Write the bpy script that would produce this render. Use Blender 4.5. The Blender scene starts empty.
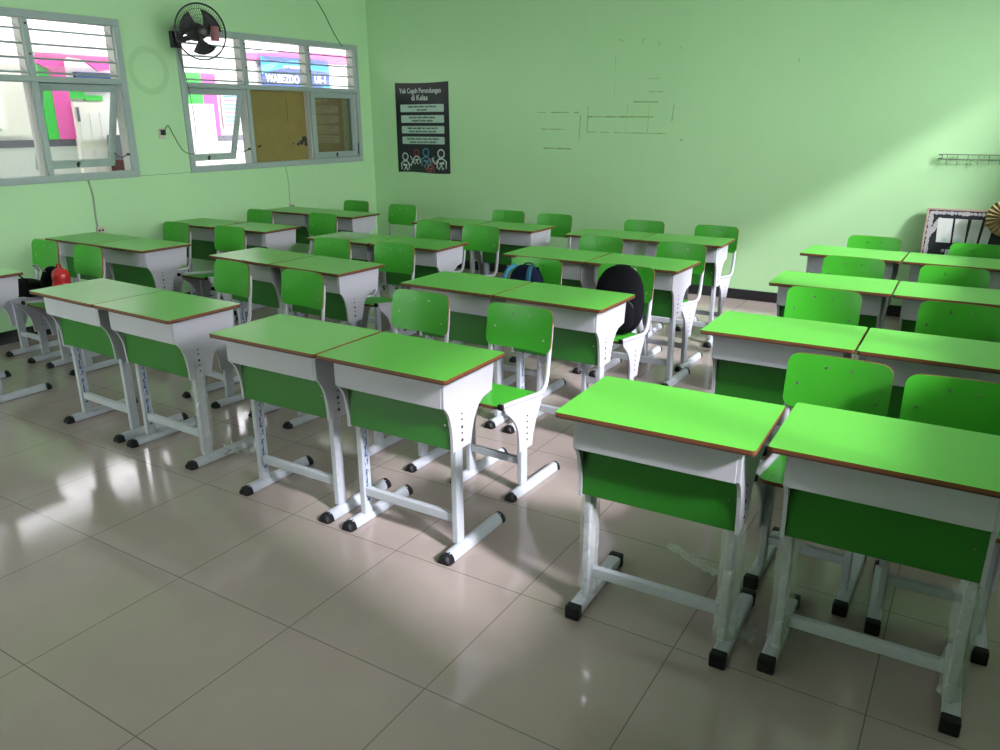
import bpy, bmesh, math, random
from mathutils import Vector, Matrix
random.seed(4)
PI = math.pi
sc = bpy.context.scene
C = sc.collection
R = math.radians

# ------------------------------------------------------------------ materials
def mat(name, col, rough=0.5, metal=0.0, spec=0.5, coat=0.0, bump=0.0, bscale=40, var=0.0, vscale=6, alpha=None, trans=0.0, emit=None):
    m = bpy.data.materials.new(name); m.use_nodes = True
    nt = m.node_tree; b = nt.nodes['Principled BSDF']
    b.inputs['Base Color'].default_value = (*col, 1)
    b.inputs['Roughness'].default_value = rough
    b.inputs['Metallic'].default_value = metal
    b.inputs['Specular IOR Level'].default_value = spec
    b.inputs['Coat Weight'].default_value = coat
    b.inputs['Transmission Weight'].default_value = trans
    if alpha is not None: b.inputs['Alpha'].default_value = alpha
    tc = nt.nodes.new('ShaderNodeTexCoord')
    if var > 0:
        n = nt.nodes.new('ShaderNodeTexNoise'); n.inputs['Scale'].default_value = vscale; n.inputs['Detail'].default_value = 4
        nt.links.new(tc.outputs['Object'], n.inputs['Vector'])
        mx = nt.nodes.new('ShaderNodeMixRGB'); mx.inputs['Color1'].default_value = (*[c*(1-var) for c in col], 1)
        mx.inputs['Color2'].default_value = (*[min(1, c*(1+var)) for c in col], 1)
        nt.links.new(n.outputs['Fac'], mx.inputs['Fac']); nt.links.new(mx.outputs['Color'], b.inputs['Base Color'])
    if bump > 0:
        n = nt.nodes.new('ShaderNodeTexNoise'); n.inputs['Scale'].default_value = bscale; n.inputs['Detail'].default_value = 5
        nt.links.new(tc.outputs['Object'], n.inputs['Vector'])
        bp = nt.nodes.new('ShaderNodeBump'); bp.inputs['Strength'].default_value = bump; bp.inputs['Distance'].default_value = 0.01
        nt.links.new(n.outputs['Fac'], bp.inputs['Height']); nt.links.new(bp.outputs['Normal'], b.inputs['Normal'])
    if emit:
        b.inputs['Emission Color'].default_value = (*emit[0], 1); b.inputs['Emission Strength'].default_value = emit[1]
    return m

M = {}
M['top'] = mat('green_laminate', (0.105, 0.46, 0.05), 0.30, spec=0.5, bump=0.02, bscale=120, var=0.05, vscale=3)
M['chairgreen'] = mat('green_chair_laminate', (0.050, 0.38, 0.024), 0.30, bump=0.02, bscale=90, var=0.05, vscale=4)
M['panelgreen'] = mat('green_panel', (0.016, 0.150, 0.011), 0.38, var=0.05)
M['edge'] = mat('brown_ply_edge', (0.17, 0.050, 0.017), 0.55, var=0.2, vscale=30)
M['edgedark'] = mat('dark_ply_core', (0.05, 0.022, 0.015), 0.6)
M['steel'] = mat('white_powder_steel', (0.47, 0.46, 0.52), 0.35, bump=0.03, bscale=200)
M['column'] = mat('grey_white_steel', (0.42, 0.44, 0.49), 0.32, bump=0.08, bscale=70, var=0.10, vscale=40)
M['cap'] = mat('black_plastic', (0.008, 0.008, 0.010), 0.5, spec=0.25)
M['hole'] = mat('bolt_dark', (0.03, 0.03, 0.035), 0.4, metal=0.6)
M['bolt'] = mat('chrome_bolt', (0.75, 0.75, 0.72), 0.25, metal=0.9)
M['winframe'] = mat('grey_green_frame_paint', (0.33, 0.41, 0.39), 0.5, bump=0.1, bscale=60, var=0.08, vscale=10)
M['winjamb'] = mat('pale_jamb_paint', (0.50, 0.51, 0.46), 0.6, var=0.08)
M['ply'] = mat('plywood', (0.25, 0.195, 0.055), 0.6, var=0.18, vscale=5)
M['black'] = mat('matte_black', (0.015, 0.015, 0.017), 0.55)
M['fanblack'] = mat('fan_black', (0.02, 0.02, 0.022), 0.4)
M['red'] = mat('red_plastic', (0.55, 0.02, 0.025), 0.25)
M['fanred'] = mat('fan_red', (0.22, 0.015, 0.012), 0.35)
M['socket'] = mat('cream_plastic', (0.55, 0.52, 0.42), 0.4)
M['cord'] = mat('dark_cord', (0.03, 0.04, 0.03), 0.5)
M['greycord'] = mat('grey_twisted_cord', (0.28, 0.30, 0.28), 0.5)
M['fabricblack'] = mat('black_nylon', (0.004, 0.004, 0.006), 0.85, spec=0.12, bump=0.3, bscale=120)
M['fabricblue'] = mat('navy_nylon', (0.006, 0.010, 0.028), 0.85, spec=0.12, bump=0.3, bscale=120)
M['strapblue'] = mat('blue_strap', (0.015, 0.15, 0.26), 0.7)
M['greystrap'] = mat('grey_strap', (0.30, 0.30, 0.33), 0.7)
M['paper'] = mat('white_paper', (0.62, 0.64, 0.62), 0.7, var=0.1, vscale=30)
M['posterblack'] = mat('poster_black', (0.012, 0.016, 0.022), 0.4)
M['posterpale'] = mat('poster_pale', (0.44, 0.62, 0.53), 0.5)
M['postertext'] = mat('poster_small_text', (0.03, 0.06, 0.05), 0.5)
M['posterwhite'] = mat('poster_white', (0.50, 0.60, 0.55), 0.5)
M['posterblue'] = mat('poster_blue', (0.06, 0.25, 0.33), 0.5)
M['posterred'] = mat('poster_red', (0.33, 0.06, 0.05), 0.5)
M['boardblack'] = mat('board_black', (0.008, 0.010, 0.016), 0.6, var=0.3)
M['boardframe'] = mat('pink_brown_wood', (0.42, 0.30, 0.25), 0.6, var=0.15)
M['lace'] = mat('lace_white', (0.42, 0.40, 0.42), 0.8, bump=0.5, bscale=60, var=0.25, vscale=60)
M['fanpaper'] = mat('olive_fan_paper', (0.32, 0.24, 0.09), 0.7, var=0.2, vscale=20)
M['tape'] = mat('tape_residue', (0.24, 0.40, 0.15), 0.7, var=0.3, vscale=40)
M['crackm'] = mat('wall_crack', (0.16, 0.30, 0.15), 0.8)
M['base'] = mat('black_skirting_tile', (0.012, 0.012, 0.016), 0.25)
M['ceil'] = mat('white_ceiling', (0.75, 0.76, 0.72), 0.8)
M['pink'] = mat('pink_paint', (0.80, 0.10, 0.42), 0.6)
M['ogreen'] = mat('bright_green_paint', (0.05, 0.52, 0.07), 0.6)
M['owhite'] = mat('outside_white_plaster', (0.86, 0.82, 0.82), 0.8, var=0.03)
M['odoor'] = mat('cream_door_paint', (0.85, 0.80, 0.74), 0.6)
M['odark'] = mat('slate_band', (0.14, 0.13, 0.17), 0.6)
M['navy'] = mat('navy_vinyl', (0.03, 0.06, 0.22), 0.5)
M['bannerblue'] = mat('banner_blue', (0.02, 0.22, 0.62), 0.5)
M['bannercyan'] = mat('banner_cyan', (0.10, 0.50, 0.80), 0.5)
M['white'] = mat('white_lettering', (0.85, 0.85, 0.85), 0.5)
M['paving'] = mat('courtyard_concrete', (0.5, 0.48, 0.45), 0.8, var=0.1)
M['maroon'] = mat('maroon_brown', (0.06, 0.015, 0.012), 0.6)
M['slate'] = mat('slate_grey_metal', (0.10, 0.12, 0.15), 0.5)
M['shade_slab'] = mat('shade_slab_white', (0.75, 0.74, 0.72), 0.8)
M['wire'] = mat('galvanised_wire', (0.14, 0.18, 0.13), 0.45, metal=0.3)

def glass(name, tint, alpha, rough=0.05):
    m = bpy.data.materials.new(name); m.use_nodes = True; nt = m.node_tree
    nt.nodes.remove(nt.nodes['Principled BSDF']); out = nt.nodes['Material Output']
    t = nt.nodes.new('ShaderNodeBsdfTransparent'); t.inputs['Color'].default_value = (*tint, 1)
    g = nt.nodes.new('ShaderNodeBsdfGlossy'); g.inputs['Roughness'].default_value = rough
    fr = nt.nodes.new('ShaderNodeFresnel'); fr.inputs['IOR'].default_value = 1.35
    ad = nt.nodes.new('ShaderNodeMath'); ad.operation = 'ADD'; ad.inputs[1].default_value = alpha
    nt.links.new(fr.outputs[0], ad.inputs[0])
    mx = nt.nodes.new('ShaderNodeMixShader')
    nt.links.new(ad.outputs[0], mx.inputs[0]); nt.links.new(t.outputs[0], mx.inputs[1]); nt.links.new(g.outputs[0], mx.inputs[2])
    nt.links.new(mx.outputs[0], out.inputs[0]); return m
M['glass'] = glass('window_glass', (0.97, 0.98, 0.98), 0.0)
def wrapmat():
    m = bpy.data.materials.new('clear_plastic_wrap'); m.use_nodes = True; nt = m.node_tree
    nt.nodes.remove(nt.nodes['Principled BSDF']); out = nt.nodes['Material Output']
    t = nt.nodes.new('ShaderNodeBsdfTransparent'); t.inputs['Color'].default_value = (0.97, 0.98, 0.97, 1)
    d = nt.nodes.new('ShaderNodeBsdfDiffuse'); d.inputs['Color'].default_value = (0.8, 0.82, 0.82, 1)
    g = nt.nodes.new('ShaderNodeBsdfGlossy'); g.inputs['Roughness'].default_value = 0.25
    a = nt.nodes.new('ShaderNodeMixShader'); a.inputs[0].default_value = 0.35
    nt.links.new(d.outputs[0], a.inputs[1]); nt.links.new(g.outputs[0], a.inputs[2])
    b = nt.nodes.new('ShaderNodeMixShader'); b.inputs[0].default_value = 0.34
    nt.links.new(t.outputs[0], b.inputs[1]); nt.links.new(a.outputs[0], b.inputs[2]); nt.links.new(b.outputs[0], out.inputs[0]); return m
M['wrap'] = wrapmat()
M['louvre'] = mat('frosted_louvre_glass', (0.78, 0.80, 0.80), 0.35, trans=0.0, alpha=None)
# frosted glass: translucent
def frosted():
    m = bpy.data.materials.new('frosted_glass'); m.use_nodes = True; nt = m.node_tree
    nt.nodes.remove(nt.nodes['Principled BSDF']); out = nt.nodes['Material Output']
    a = nt.nodes.new('ShaderNodeBsdfTranslucent'); a.inputs['Color'].default_value = (0.85, 0.84, 0.85, 1)
    t = nt.nodes.new('ShaderNodeBsdfTransparent'); t.inputs['Color'].default_value = (0.95, 0.95, 0.95, 1)
    mx = nt.nodes.new('ShaderNodeMixShader'); mx.inputs[0].default_value = 0.85
    nt.links.new(a.outputs[0], mx.inputs[1]); nt.links.new(t.outputs[0], mx.inputs[2]); nt.links.new(mx.outputs[0], out.inputs[0]); return m
M['frost'] = frosted()

def sticker():
    m = bpy.data.materials.new('slotted_blue_sticker'); m.use_nodes = True; nt = m.node_tree; b = nt.nodes['Principled BSDF']
    tc = nt.nodes.new('ShaderNodeTexCoord'); mp = nt.nodes.new('ShaderNodeMapping'); mp.inputs['Scale'].default_value = (60, 90, 45)
    v = nt.nodes.new('ShaderNodeTexNoise'); v.inputs['Scale'].default_value = 1.0
    r = nt.nodes.new('ShaderNodeValToRGB'); r.color_ramp.elements[0].position = 0.45; r.color_ramp.elements[1].position = 0.55
    r.color_ramp.elements[0].color = (0.05, 0.10, 0.24, 1); r.color_ramp.elements[1].color = (0.45, 0.50, 0.58, 1)
    nt.links.new(tc.outputs['Object'], mp.inputs[0]); nt.links.new(mp.outputs[0], v.inputs['Vector']); nt.links.new(v.outputs['Fac'], r.inputs[0]); nt.links.new(r.outputs[0], b.inputs['Base Color'])
    b.inputs['Roughness'].default_value = 0.3
    return m
M['sticker'] = sticker()

def wall_mat(name, c1, c2):
    m = bpy.data.materials.new(name); m.use_nodes = True; nt = m.node_tree; b = nt.nodes['Principled BSDF']
    tc = nt.nodes.new('ShaderNodeTexCoord')
    n = nt.nodes.new('ShaderNodeTexNoise'); n.inputs['Scale'].default_value = 0.8; n.inputs['Detail'].default_value = 5; n.inputs['Roughness'].default_value = 0.6
    mp = nt.nodes.new('ShaderNodeMapping'); mp.inputs['Scale'].default_value = (1, 1, 0.45)
    nt.links.new(tc.outputs['Object'], mp.inputs[0]); nt.links.new(mp.outputs[0], n.inputs['Vector'])
    mx = nt.nodes.new('ShaderNodeMixRGB'); mx.inputs['Color1'].default_value = (*c1, 1); mx.inputs['Color2'].default_value = (*c2, 1)
    nt.links.new(n.outputs['Fac'], mx.inputs['Fac']); nt.links.new(mx.outputs['Color'], b.inputs['Base Color'])
    n2 = nt.nodes.new('ShaderNodeTexNoise'); n2.inputs['Scale'].default_value = 7; n2.inputs['Detail'].default_value = 6
    nt.links.new(tc.outputs['Object'], n2.inputs['Vector'])
    bp = nt.nodes.new('ShaderNodeBump'); bp.inputs['Strength'].default_value = 0.25; bp.inputs['Distance'].default_value = 0.01
    nt.links.new(n2.outputs['Fac'], bp.inputs['Height']); nt.links.new(bp.outputs['Normal'], b.inputs['Normal'])
    b.inputs['Roughness'].default_value = 0.45; b.inputs['Specular IOR Level'].default_value = 0.35
    return m
M['wall'] = wall_mat('pale_green_wall_paint', (0.42, 0.69, 0.36), (0.49, 0.77, 0.44))

def floor_mat(T, ox, oy):
    m = bpy.data.materials.new('glossy_floor_tiles'); m.use_nodes = True; nt = m.node_tree; b = nt.nodes['Principled BSDF']
    N = nt.nodes.new; L = nt.links.new
    tc = N('ShaderNodeTexCoord'); sp = N('ShaderNodeSeparateXYZ'); L(tc.outputs['Object'], sp.inputs[0])
    def mth(op, a, v=None, b2=None):
        n = N('ShaderNodeMath'); n.operation = op
        if hasattr(a, 'links') or hasattr(a, 'is_output'): L(a, n.inputs[0])
        else: n.inputs[0].default_value = a
        if b2 is not None: L(b2, n.inputs[1])
        elif v is not None: n.inputs[1].default_value = v
        return n.outputs[0]
    gs = []; cells = []
    for ax, o in ((0, ox), (1, oy)):
        u = mth('DIVIDE', mth('SUBTRACT', sp.outputs[ax], o), T)
        fr = mth('FRACT', mth('ADD', u, 100.0)); cells.append(mth('FLOOR', u))
        d = mth('ABSOLUTE', mth('SUBTRACT', fr, 0.5))
        gs.append(mth('GREATER_THAN', d, 0.5-0.0020/T))
    g = mth('MAXIMUM', gs[0], b2=gs[1])
    cx = N('ShaderNodeCombineXYZ'); L(cells[0], cx.inputs[0]); L(cells[1], cx.inputs[1])
    wn = N('ShaderNodeTexWhiteNoise'); wn.noise_dimensions = '3D'; L(cx.outputs[0], wn.inputs['Vector'])
    no = N('ShaderNodeTexNoise'); no.inputs['Scale'].default_value = 3.0; no.inputs['Detail'].default_value = 8; no.inputs['Roughness'].default_value = 0.65
    ad = N('ShaderNodeVectorMath'); ad.operation = 'ADD'; L(tc.outputs['Object'], ad.inputs[0]); L(wn.outputs['Color'], ad.inputs[1]); L(ad.outputs[0], no.inputs['Vector'])
    mx = N('ShaderNodeMixRGB'); mx.inputs['Color1'].default_value = (0.305, 0.248, 0.228, 1); mx.inputs['Color2'].default_value = (0.380, 0.312, 0.290, 1); L(no.outputs['Fac'], mx.inputs['Fac'])
    m2 = N('ShaderNodeMixRGB'); m2.inputs['Color2'].default_value = (0.16, 0.138, 0.12, 1); L(g, m2.inputs['Fac']); L(mx.outputs[0], m2.inputs['Color1'])
    L(m2.outputs[0], b.inputs['Base Color'])
    b.inputs['Roughness'].default_value = 0.09; b.inputs['Specular IOR Level'].default_value = 0.55
    n3 = N('ShaderNodeTexNoise'); n3.inputs['Scale'].default_value = 1.6; L(tc.outputs['Object'], n3.inputs['Vector'])
    bp = N('ShaderNodeBump'); bp.inputs['Strength'].default_value = 0.03; bp.inputs['Distance'].default_value = 0.02; L(n3.outputs['Fac'], bp.inputs['Height']); L(bp.outputs[0], b.inputs['Normal'])
    return m
M['floor'] = floor_mat(0.6, -3.065, 1.580)

# ------------------------------------------------------------------ mesh builder
class MB:
    def __init__(s): s.v = []; s.f = []; s.m = []; s.sm = []; s.mats = []
    def mi(s, m):
        if m not in s.mats: s.mats.append(m)
        return s.mats.index(m)
    def add(s, vs, fs, m, smooth=False, X=None):
        o = len(s.v); i = s.mi(m)
        for p in vs:
            p = Vector(p)
            s.v.append(tuple(X @ p if X else p))
        for f in fs: s.f.append(tuple(o+k for k in f)); s.m.append(i); s.sm.append(smooth)
        return s
    def box(s, a, b, m, X=None):
        x0, y0, z0 = a; x1, y1, z1 = b
        vs = [(x0,y0,z0),(x1,y0,z0),(x1,y1,z0),(x0,y1,z0),(x0,y0,z1),(x1,y0,z1),(x1,y1,z1),(x0,y1,z1)]
        return s.add(vs, [(0,3,2,1),(4,5,6,7),(0,1,5,4),(1,2,6,5),(2,3,7,6),(3,0,4,7)], m, X=X)
    def cbox(s, c, d, m, X=None): return s.box([c[i]-d[i]/2 for i in range(3)], [c[i]+d[i]/2 for i in range(3)], m, X)
    def bbox(s, a, b, m, r=0.003, X=None):
        # box with chamfered edges
        bm = bmesh.new(); bmesh.ops.create_cube(bm, size=1)
        c = [(a[i]+b[i])/2 for i in range(3)]; d = [abs(b[i]-a[i]) for i in range(3)]
        for v in bm.verts: v.co = Vector([c[i]+v.co[i]*d[i] for i in range(3)])
        bmesh.ops.bevel(bm, geom=bm.edges[:], offset=min(r, min(d)*0.45), segments=2, affect='EDGES', profile=0.5)
        s.frombm(bm, m, X); bm.free(); return s
    def frombm(s, bm, m, X=None, smooth=False):
        bm.verts.index_update()
        return s.add([v.co.copy() for v in bm.verts], [[v.index for v in f.verts] for f in bm.faces], m, smooth, X)
    def prism(s, poly, axis, a, b, m, X=None, cap_m=None, side_m=None):
        # poly in the two other axes, extruded along axis
        def P(p, t):
            if axis == 0: return (t, p[0], p[1])
            if axis == 1: return (p[0], t, p[1])
            return (p[0], p[1], t)
        n = len(poly); vs = [P(p, a) for p in poly]+[P(p, b) for p in poly]
        s.add(vs, [tuple(range(n))[::-1], tuple(range(n, 2*n))], cap_m or m, X=X)
        s.add(vs, [(i, (i+1) % n, n+(i+1) % n, n+i) for i in range(n)], side_m or m, X=X); return s
    def tube(s, pts, r, m, n=8, closed=False, flat=None, X=None, caps=True, up=None):
        pts = [Vector(p) for p in pts]; N = len(pts); rings = []
        prev = None
        for i, p in enumerate(pts):
            if closed: t = (pts[(i+1) % N]-pts[i-1]).normalized()
            else: t = (pts[min(i+1, N-1)]-pts[max(i-1, 0)]).normalized()
            if prev is None:
                u = Vector(up) if up else (Vector((0,0,1)) if abs(t.z) < 0.9 else Vector((1,0,0)))
            else: u = prev
            u = (u-t*u.dot(t)).normalized(); prev = u; w = t.cross(u)
            rr = r[i] if isinstance(r, (list, tuple)) else r
            fy = flat if flat else 1
            rings.append([p+u*math.cos(2*PI*k/n)*rr*fy+w*math.sin(2*PI*k/n)*rr for k in range(n)])
        vs = [q for rg in rings for q in rg]; fs = []
        for i in range(N if closed else N-1):
            j = (i+1) % N
            for k in range(n): fs.append((i*n+k, i*n+(k+1) % n, j*n+(k+1) % n, j*n+k))
        if not closed and caps: fs.append(tuple(range(n))[::-1]); fs.append(tuple((N-1)*n+k for k in range(n)))
        return s.add(vs, fs, m, True, X)
    def lathe(s, prof, m, n=24, X=None):
        vs = []; fs = []
        for (r, z) in prof:
            for k in range(n): vs.append((r*math.cos(2*PI*k/n), r*math.sin(2*PI*k/n), z))
        for i in range(len(prof)-1):
            for k in range(n): fs.append((i*n+k, i*n+(k+1) % n, (i+1)*n+(k+1) % n, (i+1)*n+k))
        fs.append(tuple(range(n))[::-1]); fs.append(tuple((len(prof)-1)*n+k for k in range(n)))
        return s.add(vs, fs, m, True, X)
    def disc(s, c, r, axis, t, m, n=12):
        poly = [(math.cos(2*PI*k/n)*r, math.sin(2*PI*k/n)*r) for k in range(n)]
        o = [0, 1, 2]; o.remove(axis)
        poly = [(c[o[0]]+p[0], c[o[1]]+p[1]) for p in poly]
        return s.prism(poly, axis, c[axis]-t/2, c[axis]+t/2, m)
    def build(s, name, parent=None, loc=None, autosmooth=True):
        me = bpy.data.meshes.new(name); me.from_pydata(s.v, [], s.f)
        for m in s.mats: me.materials.append(m)
        for p, i, q in zip(me.polygons, s.m, s.sm): p.material_index = i; p.use_smooth = q
        bm = bmesh.new(); bm.from_mesh(me); bmesh.ops.recalc_face_normals(bm, faces=bm.faces); bm.to_mesh(me); bm.free()
        me.update()
        o = bpy.data.objects.new(name, me); C.objects.link(o)
        if loc: o.location = loc
        if parent: o.parent = parent
        return o

def rrect(x0, y0, x1, y1, r, n=5):
    pts = []
    for cx, cy, a in ((x1-r, y0+r, -90), (x1-r, y1-r, 0), (x0+r, y1-r, 90), (x0+r, y0+r, 180)):
        for k in range(n+1):
            t = R(a+90*k/n); pts.append((cx+r*math.cos(t), cy+r*math.sin(t)))
    return pts

def tag(o, label=None, cat=None, group=None, kind=None):
    if label: o['label'] = label
    if cat: o['category'] = cat
    if group: o['group'] = group
    if kind: o['kind'] = kind
    return o
def empty(name, loc=(0,0,0), rz=0):
    o = bpy.data.objects.new(name, None); o.empty_display_size = 0.1; C.objects.link(o)
    o.location = loc; o.rotation_euler = (0, 0, rz); return o
def copy_tree(o, parent=None):
    c = o.copy(); C.objects.link(c); c.parent = parent
    for ch in list(o.children): copy_tree(ch, c)
    return c
def structure(o, label, cat): return tag(o, label, cat, kind='structure')

def text_mb(mb, txt, size, m, X, bold=0.0, extr=0.0006, align='CENTER', stretch=1.0):
    cu = bpy.data.curves.new('txt', 'FONT'); cu.body = txt; cu.size = size; cu.align_x = align; cu.extrude = extr; cu.offset = bold
    cu.resolution_u = 2
    ob = bpy.data.objects.new('txt', cu); C.objects.link(ob)
    dg = bpy.context.evaluated_depsgraph_get(); dg.update()
    me = bpy.data.meshes.new_from_object(ob.evaluated_get(dg))
    mb.add([(v.co.x*stretch, v.co.y, v.co.z) for v in me.vertices], [tuple(p.vertices) for p in me.polygons], m, X=X)
    bpy.data.objects.remove(ob); bpy.data.curves.remove(cu); bpy.data.meshes.remove(me)

# ------------------------------------------------------------------ room
XL, YB, XR, YF, H = -6.56, 7.64, 0.95, -1.6, 3.25
MB().box((XL-0.15, YF-0.15, -0.12), (XR+0.15, YB+0.15, 0), M['floor']).build('floor')
structure(bpy.data.objects['floor'], 'glossy beige square floor tiles of the classroom', 'floor')
structure(MB().box((XL-0.15, YF-0.15, H), (XR+0.15, YB+0.15, H+0.12), M['ceil']).build('ceiling'), 'plain white ceiling above the classroom', 'ceiling')
WZ0, WZ1 = 1.225, 2.525
w1 = (1.955, 4.42); w2 = (4.965, 7.43)
mb = MB(); x0, x1 = XL-0.15, XL
mb.box((x0, YF-.15, 0), (x1, YB+.15, WZ0), M['wall']); mb.box((x0, YF-.15, WZ1), (x1, YB+.15, H), M['wall'])
mb.box((x0, YF-.15, WZ0), (x1, w1[0], WZ1), M['wall']); mb.box((x0, w1[1], WZ0), (x1, w2[0], WZ1), M['wall']); mb.box((x0, w2[1], WZ0), (x1, YB+.15, WZ1), M['wall'])
# crack joining the two windows and the round mark a former fan left
pts = [(4.42+0.545*k/12, 1.232+0.004*math.sin(k*1.9)) for k in range(13)]
for (a, b) in zip(pts[:-1], pts[1:]):
    mb.add([(x1+.0006, a[0], a[1]-.002), (x1+.0006, b[0], b[1]-.002), (x1+.0006, b[0], b[1]+.002), (x1+.0006, a[0], a[1]+.002)], [(0,1,2,3)], M['crackm'])
M['ghost'] = mat('scuffed_paint_ring', (0.40, 0.67, 0.335), 0.5)
for k in range(40):
    a, b = 2*PI*k/40, 2*PI*(k+1)/40
    q = [(x1+.0008, 4.66+r*math.cos(t), 2.13+r*math.sin(t)) for r, t in ((.150, a), (.150, b), (.205, b), (.205, a))]
    mb.add(q, [(0,1,2,3)], M['ghost'])
structure(mb.build('wall_left'), 'pale green wall with two wide louvred windows', 'wall')

# back wall with traces of old tape
mb = MB(); mb.box((XL, YB, 0), (XR, YB+.15, H), M['wall'])
def strip(x0_, z0_, x1_, z1_, w=0.006, gaps=()):
    dx, dz = x1_-x0_, z1_-z0_; L = math.hypot(dx, dz); nx, nz = -dz/L*w/2, dx/L*w/2
    n = max(3, int(L/0.05)); 
    for k in range(n):
        if random.random() < 0.12: continue
        a, b = k/n, (k+0.97)/n; ww = random.uniform(0.5, 1.2)
        p = (x0_+dx*a, z0_+dz*a); q = (x0_+dx*b, z0_+dz*b)
        mb.add([(p[0]+nx*ww, YB-.0008, p[1]+nz*ww), (q[0]+nx*ww, YB-.0008, q[1]+nz*ww), (q[0]-nx*ww, YB-.0008, q[1]-nz*ww), (p[0]-nx*ww, YB-.0008, p[1]-nz*ww)], [(0,1,2,3)], M['tape'])
for s_ in [(-4.25,1.768,-3.76,1.765,.010),(-4.2,1.60,-3.93,1.597,.009),(-4.17,1.405,-3.84,1.40,.014),(-3.74,1.74,-3.755,1.41,.010),
           (-3.655,1.83,-3.66,1.57,.009),(-2.74,1.83,-2.76,1.57,.009),(-3.65,1.722,-2.84,1.715,.014),(-3.66,1.57,-2.80,1.56,.008),
           (-3.22,1.84,-3.23,1.57,.004),(-2.99,1.84,-3.0,1.56,.004),(-3.16,1.86,-2.9,1.855,.010),(-3.0,1.95,-2.86,1.95,.006),(-3.03,2.07,-2.91,2.07,.005),(-3.37,2.36,-3.37,1.93,.003),(-3.35,2.44,-3.29,2.42,.008),(-3.08,2.44,-3.11,2.37,.006),(-2.94,2.43,-2.92,2.36,.006),
           (-2.66,1.50,-2.61,1.50,.012),(-1.62,2.20,-1.62,2.17,.012),(-2.71,2.35,-2.71,2.33,.01)]:
    strip(*s_)
structure(mb.build('wall_back'), 'pale green wall behind the last row with tape traces', 'wall')
# right wall: a long band of high windows that lets the daylight beam in
RZ0, RZ1 = 1.55, 2.74
mb = MB(); mb.box((XR, YF-.15, 0), (XR+.15, YB+.15, RZ0), M['wall']); mb.box((XR, YF-.15, RZ1), (XR+.15, YB+.15, H), M['wall'])
for a, b in ((YF-.15, 1.1), (3.9, 4.02), (7.35, YB+.15)): mb.box((XR, a, RZ0), (XR+.15, b, RZ1), M['wall'])
structure(mb.build('wall_right'), 'green wall with high windows beside the camera', 'wall')
mb = MB(); mb.box((XL, YF-.15, 0), (-5.6, YF, H), M['wall']); mb.box((-3.4, YF-.15, 0), (XR, YF, H), M['wall']); mb.box((-5.6, YF-.15, 2.4), (-3.4, YF, H), M['wall'])  # unseen opening added here to brighten the left rows and floor
structure(mb.build('wall_front'), 'green wall behind the camera with an opening added to let in light', 'wall')
structure(MB().box((XL, YB-.012, 0), (XR, YB, 0.10), M['base']).build('baseboard_back'), 'black tile skirting along the back wall', 'baseboard')
structure(MB().box((XL, YF, 0), (XL+.012, YB-.012, 0.10), M['base']).build('baseboard_left'), 'black tile skirting under the left windows', 'baseboard')

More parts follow.
